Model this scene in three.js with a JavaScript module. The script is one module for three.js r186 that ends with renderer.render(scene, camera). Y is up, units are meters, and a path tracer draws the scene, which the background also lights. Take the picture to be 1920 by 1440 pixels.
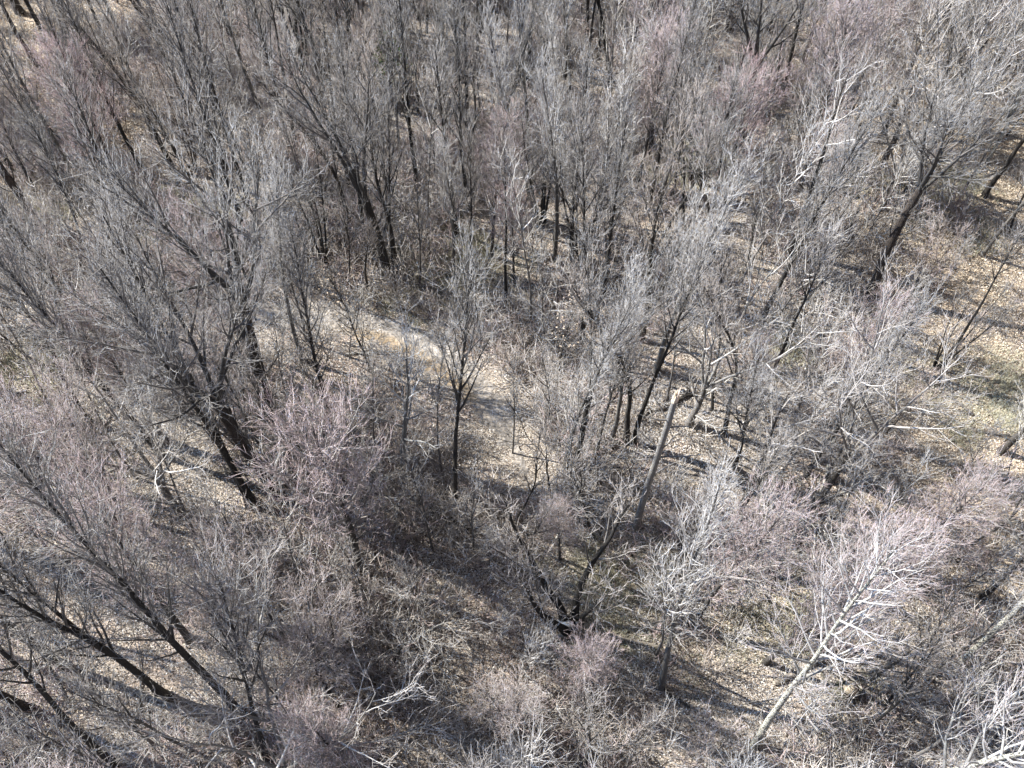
import * as THREE from 'three';
import { Sky } from 'three/addons/objects/Sky.js';
import { ConvexGeometry } from 'three/addons/geometries/ConvexGeometry.js';

// ---------- camera, sky, sun, exposure ----------
const scene = new THREE.Scene();
const CAM_H = 32;
const camera = new THREE.PerspectiveCamera(45.9, 4 / 3, 0.5, 2000);
camera.position.set(0, CAM_H, 0);
camera.rotation.set(-56.4 * Math.PI / 180, 0, 0);
const renderer = new THREE.WebGLRenderer({ antialias: true });
renderer.toneMapping = THREE.LinearToneMapping;
renderer.toneMappingExposure = 2.8;
renderer.shadowMap.enabled = true;
const SUN_EL = 42 * Math.PI / 180, SUN_AZ = 20 * Math.PI / 180;      // sun stands left of the view and a little ahead
const sunDir = new THREE.Vector3(-Math.cos(SUN_AZ) * Math.cos(SUN_EL), Math.sin(SUN_EL), -Math.sin(SUN_AZ) * Math.cos(SUN_EL));
const sky = new Sky();
sky.name = 'sky';
sky.scale.setScalar(1000);
sky.material.uniforms.sunPosition.value.copy(sunDir);
sky.material.uniforms.turbidity.value = 10;
sky.material.uniforms.rayleigh.value = 0.45;
sky.material.uniforms.mieCoefficient.value = 0.004;
sky.userData = { kind: 'structure' };
scene.add(sky);
scene.environmentIntensity = 0.15;
const sun = new THREE.DirectionalLight(new THREE.Color(1.0, 0.95, 0.86), 5);
sun.position.copy(sunDir).multiplyScalar(150).add(new THREE.Vector3(0, 0, -35));
sun.target.position.set(0, 0, -35);
sun.castShadow = true;
sun.shadow.mapSize.set(4096, 4096);
Object.assign(sun.shadow.camera, { left: -90, right: 90, top: 90, bottom: -90, near: 1, far: 400 });
scene.add(sun, sun.target);

// ---------- helpers ----------
function rngOf(seed) {
  let a = seed >>> 0;
  return () => { a |= 0; a = a + 0x6D2B79F5 | 0; let t = Math.imul(a ^ a >>> 15, 1 | a); t = t + Math.imul(t ^ t >>> 7, 61 | t) ^ t; return ((t ^ t >>> 14) >>> 0) / 4294967296; };
}
function hash2(x, y) { let h = Math.imul(x, 374761393) + Math.imul(y, 668265263) | 0; h = Math.imul(h ^ h >>> 13, 1274126177); return ((h ^ h >>> 16) >>> 0) / 4294967296; }
function vnoise(x, y, wrap) {
  const xi = Math.floor(x), yi = Math.floor(y), fx = x - xi, fy = y - yi, u = fx * fx * (3 - 2 * fx), v = fy * fy * (3 - 2 * fy);
  const w = n => wrap ? ((n % wrap) + wrap) % wrap : n;
  const a = hash2(w(xi), w(yi)), b = hash2(w(xi + 1), w(yi)), c = hash2(w(xi), w(yi + 1)), d = hash2(w(xi + 1), w(yi + 1));
  return a + (b - a) * u + (c - a) * v + (a - b - c + d) * u * v;
}
const fbm = (x, y, o = 4) => { let s = 0, a = 0.5, n = 0; for (let i = 0; i < o; i++) { s += a * vnoise(x, y); n += a; a *= 0.5; x = x * 2.03 + 17.1; y = y * 2.03 + 9.7; } return s / n; };
const lerp = (a, b, t) => a + (b - a) * t, clamp = (x, a = 0, b = 1) => Math.min(b, Math.max(a, x));
const mixc = (a, b, t) => [lerp(a[0], b[0], t), lerp(a[1], b[1], t), lerp(a[2], b[2], t)];
const smooth = (a, b, x) => { const t = clamp((x - a) / (b - a)); return t * t * (3 - 2 * t); };
const names = {};
const numbered = n => { const k = names[n] = (names[n] ?? -1) + 1; return k ? n + '_' + String(k).padStart(3, '0') : n; };
const shade = o => { o.traverse(c => { if (c.isMesh) { c.castShadow = true; c.receiveShadow = true; } }); return o; };
function tag(o, label, category, group) { o.userData = { label, category }; if (group) o.userData.group = group; return o; }

// where things stand, x and z in metres on the ground (trees: kind, x, z, scale)
const TREES = [['A',-4.65,-32.55,1],['G',7.1,-41.93,0.9],['A',5.3,-40.85,0.95],['A',-3.07,-39.96,0.95],['A',-7.09,-30.14,0.9],['A',-7.65,-30.14,0.95],['G',-5.73,-27.37,0.85],['A',-5.41,-28.12,1],['A',-5.55,-27.63,0.9],['A',-2.73,-27.95,0.75],['A',-0.26,-31.9,1.05],['A',-1.83,-42.67,1],['A',-2.7,-41.02,0.8],['A',2.0,-28.45,1.05],['A',2.7,-27.31,1.0],['F',3.12,-28.61,1],['A',-1.21,-34.51,0.95],['A',0.81,-34.89,0.9],['A',4.1,-25.89,0.9],['A',-0.24,-25.89,0.85],['A',-3.26,-35.28,0.7],['G',-22.36,-29.89,0.8],['A',-21.78,-33.63,1],['A',-26.7,-45.25,1],['G',-24.38,-44.08,0.85],['A',-22.03,-44.56,1],['A',-13.07,-37.83,1],['A',-18.43,-36.36,1],['A',-16.85,-33.75,1.1],['A',-18.1,-33.26,0.95],['F',-15.83,-33.86,1],['A',-14.21,-33.75,0.95],['A',-19.01,-32.63,0.9],['A',-13.94,-35.28,1.05],['A',-11.62,-36.2,0.95],['F',-8.72,-27.95,0.85],['A',-10.81,-34.89,1],['A',-15.88,-38.97,1],['A',-18.32,-41.16,0.95],['A',-22.02,-38.54,0.9],['B',-24.8,-33.75,1],['G',11.67,-36.16,0.9],['A',17.59,-40.85,0.8],['C',16.81,-39.83,0.8],['C',13.0,-28.61,1],['C',18.95,-31.9,1.05],['C',17.82,-31.18,0.85],['A',9.5,-28.61,1],['A',9.11,-28.51,0.9],['A',10.35,-45.39,1],['A',14.62,-45.39,0.9],['E',25.51,-37.29,0.9],['C',24.93,-42.99,0.9],['C',21.59,-36.88,0.9],['A',-17.44,-19.41,0.85],['G',-9.8,-19.16,1.1],['G',-9.2,-16.04,1.0],['A',-9.96,-15.6,0.95],['A',-9.05,-22.56,0.85],['A',-7.24,-18.65,0.8],['A',-10.15,-15.47,1],['A',-17.7,-22.45,0.9],['A',-13.57,-19.85,1],['A',-12.32,-19.41,0.95],['A',-14.19,-17.9,1],['A',-6.56,-26.42,0.55],['A',-1.95,-26.73,0.8],['P',0.0,-17.9,0.8],['W',-4.23,-16.86,1],['A',2.13,-17.18,0.8],['A',2.39,-16.86,0.85],['D',2.64,-15.76,0.9],['A',3.26,-17.25,0.7],['A',3.95,-18.15,0.8],['A',4.61,-18.32,0.95],['A',4.91,-18.32,0.9],['D',1.47,-16.16,0.8],['A',6.15,-21.81,0.95],['A',5.6,-23.5,1],['A',4.56,-21.81,0.85],['C',7.23,-19.16,0.9],['A',8.88,-17.25,0.9],['C',8.67,-15.26,0.8],['D',9.64,-15.26,1.1],['C',11.58,-15.38,1.0],['D',12.53,-16.77,1.2],['A',11.73,-17.01,0.8],['A',8.63,-18.65,0.8],['F',18.19,-22.14,0.6],['A',17.91,-21.21,0.75],['G',16.08,-25.89,0.85],['C',19.74,-17.98,0.9],['D',15.35,-18.9,0.5],['A',10.24,-20.19,0.85],['E',8.09,-6.68,1],['C',11.94,-8.7,0.6],['E',15.54,-9.35,0.95],['E',11.08,-5.04,1.05],['D',8.63,-12.49,0.9],['A',7.57,-13.48,0.75],['D',11.22,-14.48,0.8],['C',17.2,-11.87,0.85],['K',2.11,-10.82,1.1],['D',0.77,-6.85,0.8],['D',2.3,-6.23,0.9],['D',-5.84,-7.9,1.0],['D',-4.11,-9.16,0.7],['A',-8.0,-6.06,0.95],['D',-8.14,-6.18,0.9],['A',-12.16,-8.43,1],['A',-9.22,-7.72,1.05],['A',-12.87,-6.02,1],['A',-11.75,-8.25,0.9],['C',-6.97,-5.36,0.9],['A',-15.73,-9.35,1],['A',-16.42,-7.9,1],['B',-5.48,-12.7,1.0],['R',-18.77,-30.9,0.9],['R',10.01,-30.23,0.95],['R',0.11,-27.07,0.55],['B',-15.21,-15.09,0.9],['B',10.88,-10.42,0.9],['B',8.92,-9.52,0.8],['B',-6.19,-9.14,0.7],['B',1.78,-13.35,0.5],['B',9.49,-18.99,0.55],['B',14.25,-30.78,0.7],['B',-13.71,-12.17,0.95],['B',2.7,-8.2,0.6],['B',-11.28,-18.64,0.95],['B',-14.21,-18.61,0.9],['B',13.38,-19.42,0.8],['B',0.0,-7.11,0.55],['B',13.78,-12.52,0.8],['B',-11.38,-10.2,0.9],['B',-8.16,-10.32,0.8]];
const SNAG = [4.77,-14.7];
const PATH = [[-13.75,-24.68],[-10.98,-25.19],[-8.6,-25.19],[-6.4,-24.68],[-4.45,-23.85],[-2.76,-22.5],[-1.58,-21.26],[-0.66,-19.8],[0.11,-18.15],[0.53,-16.7]];
const LEAFY = [[-6.17,-22.08],[2.05,-21.81],[-11.57,-17.66]];
const EVER = [[-6.49,-40.49]];
const ROCKS = [[1.92,-10.78],[-7.6,-6.77],[2.2,-10.49]];
const STUMP = [11.86,-8.74];
const LOGS = [[[-4.95,-26.05],[-2.19,-28.12]],[[-7.51,-37.29],[-5.52,-38.76]],[[9.55,-16.34],[10.92,-13.98]],[[-3.55,-41.16],[-1.76,-42.16]],[[12.24,-37.29],[14.52,-37.62]],[[5.17,-19.41],[7.61,-20.59]],[[-5.71,-19.28],[-4.96,-19.54]],[[7.57,-13.01],[8.34,-12.53]],[[1.01,-14.19],[3.02,-13.76]],[[1.14,-10.29],[2.87,-10.58]],[[-10.93,-7.81],[-14.51,-8.98]],[[4.75,-9.07],[6.02,-7.9]],[[3.25,-10.49],[5.3,-10.01]],[[-1.63,-14.41],[-3.31,-15.31]],[[9.09,-8.79],[10.99,-9.53]],[[-6.84,-11.87],[-8.01,-13.33]]];
const GRASS = [[19.46,-33.75],[13.59,-23.79],[-18.52,-22.08],[-21.66,-30.14],[-22.41,-31.9],[19.51,-20.72],[-2.52,-29.11],[3.33,-12.08],[-19.42,-15.31],[10.1,-35.68],[22.02,-30.48],[-15.8,-30.14],[9.83,-9.91],[-3.19,-27.15]];
const CLEAR = [[-3.73,-23.5],[-1.81,-21.26],[20.25,-25.89],[18.66,-23.5],[18.55,-19.67],[-13.51,-10.29],[-11.31,-8.79],[-15.87,-11.27],[-1.5,-9.35],[-2.87,-7.03],[7.81,-16.7],[14.58,-21.81],[-8.14,-21.26],[8.63,-23.5],[1.97,-12.49],[1.37,-12.08],[7.3,-6.07],[8.73,-7.27],[10.24,-8.52],[11.79,-9.68],[6.29,-5.36],[5.76,-5.93],[-3.76,-20.12],[-1.93,-18.52],[1.83,-9.86],[1.27,-11.89],[2.44,-11.89],[1.78,-10.95],[15.87,-23.75],[17.43,-21.59],[17.81,-19.32],[14.03,-20.31],[15.15,-16.76],[19.2,-22.66]];
const FILL = 245, YOUNG = 245, SAPS = 225, BRUSH = 2100;


// ---------- ground ----------
function pathDist(x, z) {                                            // distance to the trail's centre line, and the side
  let best = 1e9, side = 0, along = 0;
  for (let i = 0; i + 1 < PATH.length; i++) {
    const [ax, az] = PATH[i], [bx, bz] = PATH[i + 1], dx = bx - ax, dz = bz - az;
    const t = clamp(((x - ax) * dx + (z - az) * dz) / (dx * dx + dz * dz)), ex = x - ax - dx * t, ez = z - az - dz * t, d = Math.hypot(ex, ez);
    if (d < best) { best = d; side = dx * ez - dz * ex; along = i + t; }
  }
  return [best, side, along];
}
const hgt0 = (x, z) => 0.34 * Math.sin(0.11 * x + 1) * Math.cos(0.09 * z) + 0.2 * Math.sin(0.19 * x + 0.27 * z) + 0.5 * (fbm(x * 0.12 + 40, z * 0.12 + 70, 2) - 0.5);
const hgt = (x, z) => { const b = hgt0(x, z); if (Math.abs(x) > 40 || z < -60) return b; return b - 0.12 * (1 - smooth(0.4, 1.6, pathDist(x, z)[0])); };
const nrm = (x, z) => new THREE.Vector3(hgt(x - 0.4, z) - hgt(x + 0.4, z), 0.8, hgt(x, z - 0.4) - hgt(x, z + 0.4)).normalize();
const near = (list, x, z) => { let d = 1e9; for (const p of list) d = Math.min(d, Math.hypot(p[0] - x, p[1] - z)); return d; };
const grassAt = (x, z) => { let g = 0; for (const [px, pz] of GRASS) g = Math.max(g, 1 - Math.hypot((px - x) * 0.7, pz - z) / 3.0); return clamp(g * 1.5) * smooth(0.38, 0.62, fbm(x * 0.55 + 3, z * 0.55, 3)); };
const strawAt = (x, z) => clamp(Math.max(smooth(9, 22, x) * 0.9, smooth(-14, -26, x) * smooth(-18, -32, z)) * 1.1 - 0.3 + 0.6 * (fbm(x * 0.13, z * 0.13, 2) - 0.3));

function litterTexture() {                                           // fallen leaves, grain of one 4 m tile
  const N = 1024, c = document.createElement('canvas'); c.width = c.height = N;
  const g = c.getContext('2d'), r = rngOf(5);
  g.fillStyle = 'rgb(150,141,132)'; g.fillRect(0, 0, N, N);
  const tones = [[206, 200, 190], [186, 178, 168], [148, 140, 130], [112, 103, 95], [226, 221, 212], [168, 155, 145], [84, 77, 70], [198, 192, 182], [70, 64, 58], [154, 147, 138]];
  for (let i = 0; i < 30000; i++) {
    const t = tones[r() * tones.length | 0], k = 0.85 + 0.3 * r(), x = r() * N, y = r() * N, a = r() * 7, l = 3 + r() * 6, w = l * (0.35 + 0.4 * r());
    g.fillStyle = `rgb(${Math.min(255, t[0] * k) | 0},${Math.min(255, t[1] * k) | 0},${Math.min(255, t[2] * k) | 0})`;
    for (const ox of [-N, 0, N]) for (const oz of [-N, 0, N]) {
      if (x + ox < -20 || x + ox > N + 20 || y + oz < -20 || y + oz > N + 20) continue;
      g.save(); g.translate(x + ox, y + oz); g.rotate(a); g.beginPath(); g.ellipse(0, 0, l, w, 0, 0, 7); g.fill(); g.restore();
    }
  }
  const t = new THREE.CanvasTexture(c); t.colorSpace = THREE.SRGBColorSpace; t.wrapS = t.wrapT = THREE.RepeatWrapping; return t;
}
const litterMap = litterTexture();
{
  const nx = 300, nz = 270, x0 = -95, x1 = 95, z0 = -135, z1 = 32, pos = [], uv = [], col = [], idx = [];
  for (let j = 0; j <= nz; j++) for (let i = 0; i <= nx; i++) {
    let x = lerp(x0, x1, i / nx), z = lerp(z0, z1, j / nz);
    if (i === 0) x = -900; if (i === nx) x = 900; if (j === 0) z = -1500; if (j === nz) z = 900;
    pos.push(x, hgt(clamp(x, x0, x1), clamp(z, z0, z1)), z); uv.push(x / 4, z / 4);
    const n1 = fbm(x * 0.35, z * 0.35, 3), n2 = fbm(x * 0.9 + 30, z * 0.9, 3), n3 = fbm(x * 0.16 + 9, z * 0.16 + 50, 2);
    let c = mixc([0.60, 0.575, 0.54], [0.82, 0.785, 0.74], smooth(0.3, 0.7, n1 * 0.6 + n3 * 0.4));
    c = mixc(c, [0.72, 0.62, 0.57], 0.75 * smooth(0.5, 0.7, n2));
    c = mixc(c, [1.1, 0.985, 0.82], 0.85 * strawAt(x, z));
    c = mixc(c, [0.68, 0.67, 0.55], 0.6 * grassAt(x, z));
    col.push(...c);
  }
  for (let j = 0; j < nz; j++) for (let i = 0; i < nx; i++) { const a = j * (nx + 1) + i, b = a + nx + 1; idx.push(a, b, a + 1, b, b + 1, a + 1); }
  const g = new THREE.BufferGeometry();
  g.setAttribute('position', new THREE.Float32BufferAttribute(pos, 3)); g.setAttribute('uv', new THREE.Float32BufferAttribute(uv, 2)); g.setAttribute('color', new THREE.Float32BufferAttribute(col, 3));
  g.setIndex(idx); g.computeVertexNormals();
  const m = new THREE.Mesh(g, new THREE.MeshStandardMaterial({ map: litterMap, bumpMap: litterMap, bumpScale: 0.02, vertexColors: true, roughness: 1 }));
  m.name = 'ground'; m.userData = { kind: 'structure' }; scene.add(shade(m));
}
// the dirt trail: a sheet with ragged edges just above the ground
{
  const curve = new THREE.CatmullRomCurve3(PATH.map(p => new THREE.Vector3(p[0], 0, p[1]))), n = 190, w = 9, pos = [], uv = [], col = [], idx = [], r = rngOf(8);
  for (let i = 0; i <= n; i++) {
    const p = curve.getPointAt(i / n), t = curve.getTangentAt(i / n), sx = -t.z, sz = t.x;
    const hw = (0.7 + 0.35 * (vnoise(i * 0.3, 3) - 0.5)) * smooth(0, 0.08, i / n) * smooth(1, 0.8, i / n) + 0.02;
    for (let k = 0; k <= w; k++) {
      const e = (k / w * 2 - 1), rag = Math.abs(e) > 0.9 ? 0.5 * (vnoise(i * 0.8, k * 7) - 0.5) : 0, q = e * hw + rag * Math.sign(e), x = p.x + sx * q, z = p.z + sz * q;
      pos.push(x, hgt(x, z) + 0.035 - 0.03 * (Math.abs(e) > 0.95), z); uv.push(x / 4 + 0.3, z / 4 + 0.1);
      const f = smooth(0.35, 0.65, fbm(x * 0.7 + 5, z * 0.7, 3)), ochre = smooth(0.15, 0.7, e + 0.5 * (fbm(x * 0.5, z * 0.5 + 9, 2) - 0.4));
      col.push(...mixc(mixc([0.9, 0.81, 0.71], [0.74, 0.66, 0.57], f), [0.98, 0.74, 0.47], ochre * smooth(0.3, 0.42, i / n) * smooth(0.85, 0.7, i / n) * 0.95));
    }
  }
  for (let i = 0; i < n; i++) for (let k = 0; k < w; k++) { const a = i * (w + 1) + k, b = a + w + 1; idx.push(a, a + 1, b, b, a + 1, b + 1); }
  const g = new THREE.BufferGeometry();
  g.setAttribute('position', new THREE.Float32BufferAttribute(pos, 3)); g.setAttribute('uv', new THREE.Float32BufferAttribute(uv, 2)); g.setAttribute('color', new THREE.Float32BufferAttribute(col, 3));
  g.setIndex(idx); g.computeVertexNormals();
  const N = 512, d = new Uint8Array(N * N * 4);
  for (let y = 0; y < N; y++) for (let x = 0; x < N; x++) { const v = 140 + 70 * (vnoise(x / 9, y / 9, 0) - 0.5) + 80 * (hash2(x, y) - 0.5) + 60 * (vnoise(x / 40, y / 40) - 0.5), o = (y * N + x) * 4; d[o] = d[o + 1] = d[o + 2] = clamp(v, 20, 255); d[o + 3] = 255; }
  const tx = new THREE.DataTexture(d, N, N); tx.magFilter = THREE.LinearFilter; tx.wrapS = tx.wrapT = THREE.RepeatWrapping; tx.colorSpace = THREE.SRGBColorSpace; tx.needsUpdate = true;
  const m = new THREE.Mesh(g, new THREE.MeshStandardMaterial({ map: tx, bumpMap: tx, bumpScale: 0.02, vertexColors: true, roughness: 1, side: THREE.DoubleSide }));
  m.name = 'dirt_path'; m.userData = { kind: 'structure' }; scene.add(shade(m));
}

// ---------- wood: tubes, twigs, trees ----------
const up = new THREE.Vector3(0, 1, 0), V = (x, y, z) => new THREE.Vector3(x, y, z);
class Wood {
  constructor() { this.p = []; this.n = []; this.u = []; this.c = []; this.i = []; }
  tube(pts, rad, sides, c, tip = true) {
    const N = pts.length, T = pts.map((p, k) => V().subVectors(pts[Math.min(k + 1, N - 1)], pts[Math.max(k - 1, 0)]).normalize());
    let nx = Math.abs(T[0].y) > 0.9 ? V(1, 0, 0) : V(0, 1, 0); nx.addScaledVector(T[0], -nx.dot(T[0])).normalize();
    let len = 0; const start = this.p.length / 3, reps = Math.max(1, Math.round(rad[0] * 6.283 / 0.6)), b = V();
    for (let k = 0; k < N; k++) {
      if (k) len += pts[k].distanceTo(pts[k - 1]);
      nx.addScaledVector(T[k], -nx.dot(T[k])).normalize(); b.crossVectors(T[k], nx);
      for (let s = 0; s <= sides; s++) {
        const a = s / sides * 6.28319, ca = Math.cos(a), sa = Math.sin(a), x = nx.x * ca + b.x * sa, y = nx.y * ca + b.y * sa, z = nx.z * ca + b.z * sa, r = typeof rad[k] === 'function' ? rad[k](a) : rad[k];
        this.p.push(pts[k].x + x * r, pts[k].y + y * r, pts[k].z + z * r); this.n.push(x, y, z); this.u.push(s / sides * reps, len); this.c.push(c[0], c[1], c[2]);
      }
    }
    const w = sides + 1;
    for (let k = 0; k + 1 < N; k++) for (let s = 0; s < sides; s++) { const a = start + k * w + s, q = a + w; this.i.push(a, a + 1, q, q, a + 1, q + 1); }
    if (tip) { const o = start + (N - 1) * w, v = this.p.length / 3, t = T[N - 1]; this.p.push(pts[N - 1].x + t.x * rad[N - 1], pts[N - 1].y + t.y * rad[N - 1], pts[N - 1].z + t.z * rad[N - 1]); this.n.push(t.x, t.y, t.z); this.u.push(0.5, len); this.c.push(c[0], c[1], c[2]); for (let s = 0; s < sides; s++) this.i.push(o + s, o + s + 1, v); }
  }
  twig(pts, r, c) {                                                  // three-sided, tapering to a point
    const N = pts.length, d = V().subVectors(pts[N - 1], pts[0]).normalize(), nx = Math.abs(d.y) > 0.9 ? V(1, 0, 0) : V(0, 1, 0); nx.cross(d).normalize(); const b = V().crossVectors(d, nx), s0 = this.p.length / 3;
    for (let k = 0; k < N - 1; k++) { const q = r * (1 - 0.5 * k / (N - 1)); for (let s = 0; s < 3; s++) { const a = s * 2.0944, x = nx.x * Math.cos(a) + b.x * Math.sin(a), y = nx.y * Math.cos(a) + b.y * Math.sin(a), z = nx.z * Math.cos(a) + b.z * Math.sin(a); this.p.push(pts[k].x + x * q, pts[k].y + y * q, pts[k].z + z * q); this.n.push(x, y, z); this.u.push(s / 3, k); this.c.push(c[0], c[1], c[2]); } }
    const v = this.p.length / 3, e = pts[N - 1]; this.p.push(e.x, e.y, e.z); this.n.push(d.x, d.y, d.z); this.u.push(0, N); this.c.push(c[0], c[1], c[2]);
    for (let k = 0; k < N - 2; k++) for (let s = 0; s < 3; s++) { const a = s0 + k * 3 + s, q = s0 + k * 3 + (s + 1) % 3; this.i.push(a, q, a + 3, a + 3, q, q + 3); }
    const o = s0 + (N - 2) * 3; for (let s = 0; s < 3; s++) this.i.push(o + s, o + (s + 1) % 3, v);
  }
  leaf(p, d, w, c, r) {                                              // a leaf folded along its midrib
    const s = V(r() - 0.5, r() - 0.5, r() - 0.5).cross(d).normalize(), l = d.length(), n = V().crossVectors(s, d).normalize(), o = this.p.length / 3, fold = 0.25 * w;
    const pts = [p, V().copy(p).addScaledVector(d, 0.5).addScaledVector(s, w).addScaledVector(n, fold), V().copy(p).add(d).addScaledVector(n, -0.15 * l), V().copy(p).addScaledVector(d, 0.5).addScaledVector(s, -w).addScaledVector(n, fold)];
    for (const q of pts) { this.p.push(q.x, q.y, q.z); this.n.push(n.x, n.y, n.z); this.u.push(0, 0); this.c.push(c[0], c[1], c[2]); }
    this.i.push(o, o + 1, o + 2, o, o + 2, o + 3);
  }
  geo() {
    const g = new THREE.BufferGeometry();
    g.setAttribute('position', new THREE.Float32BufferAttribute(this.p, 3)); g.setAttribute('normal', new THREE.Float32BufferAttribute(this.n, 3)); g.setAttribute('uv', new THREE.Float32BufferAttribute(this.u, 2)); g.setAttribute('color', new THREE.Float32BufferAttribute(this.c, 3)); g.setIndex(this.i);
    return g;
  }
  get tris() { return this.i.length / 3; }
}
function walk(p, d, len, n, wig, trop, r) {                          // a wandering line that bends towards the light
  const pts = [p.clone()], q = p.clone(), e = d.clone().normalize();
  for (let k = 0; k < n; k++) { e.x += (r() - 0.5) * wig; e.y += (r() - 0.5) * wig + trop; e.z += (r() - 0.5) * wig; e.normalize(); q.addScaledVector(e, len / n); pts.push(q.clone()); }
  return pts;
}
function onLine(pts, t) { const f = clamp(t, 0, 0.9999) * (pts.length - 1), k = Math.floor(f), a = pts[k], b = pts[k + 1]; return [V().lerpVectors(a, b, f - k), V().subVectors(b, a).normalize()]; }
function off(d, az, ang) { const n = Math.abs(d.y) > 0.95 ? V(1, 0, 0) : V(0, 1, 0); n.addScaledVector(d, -n.dot(d)).normalize(); const b = V().crossVectors(d, n); return d.clone().multiplyScalar(Math.cos(ang)).addScaledVector(n, Math.cos(az) * Math.sin(ang)).addScaledVector(b, Math.sin(az) * Math.sin(ang)).normalize(); }

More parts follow.
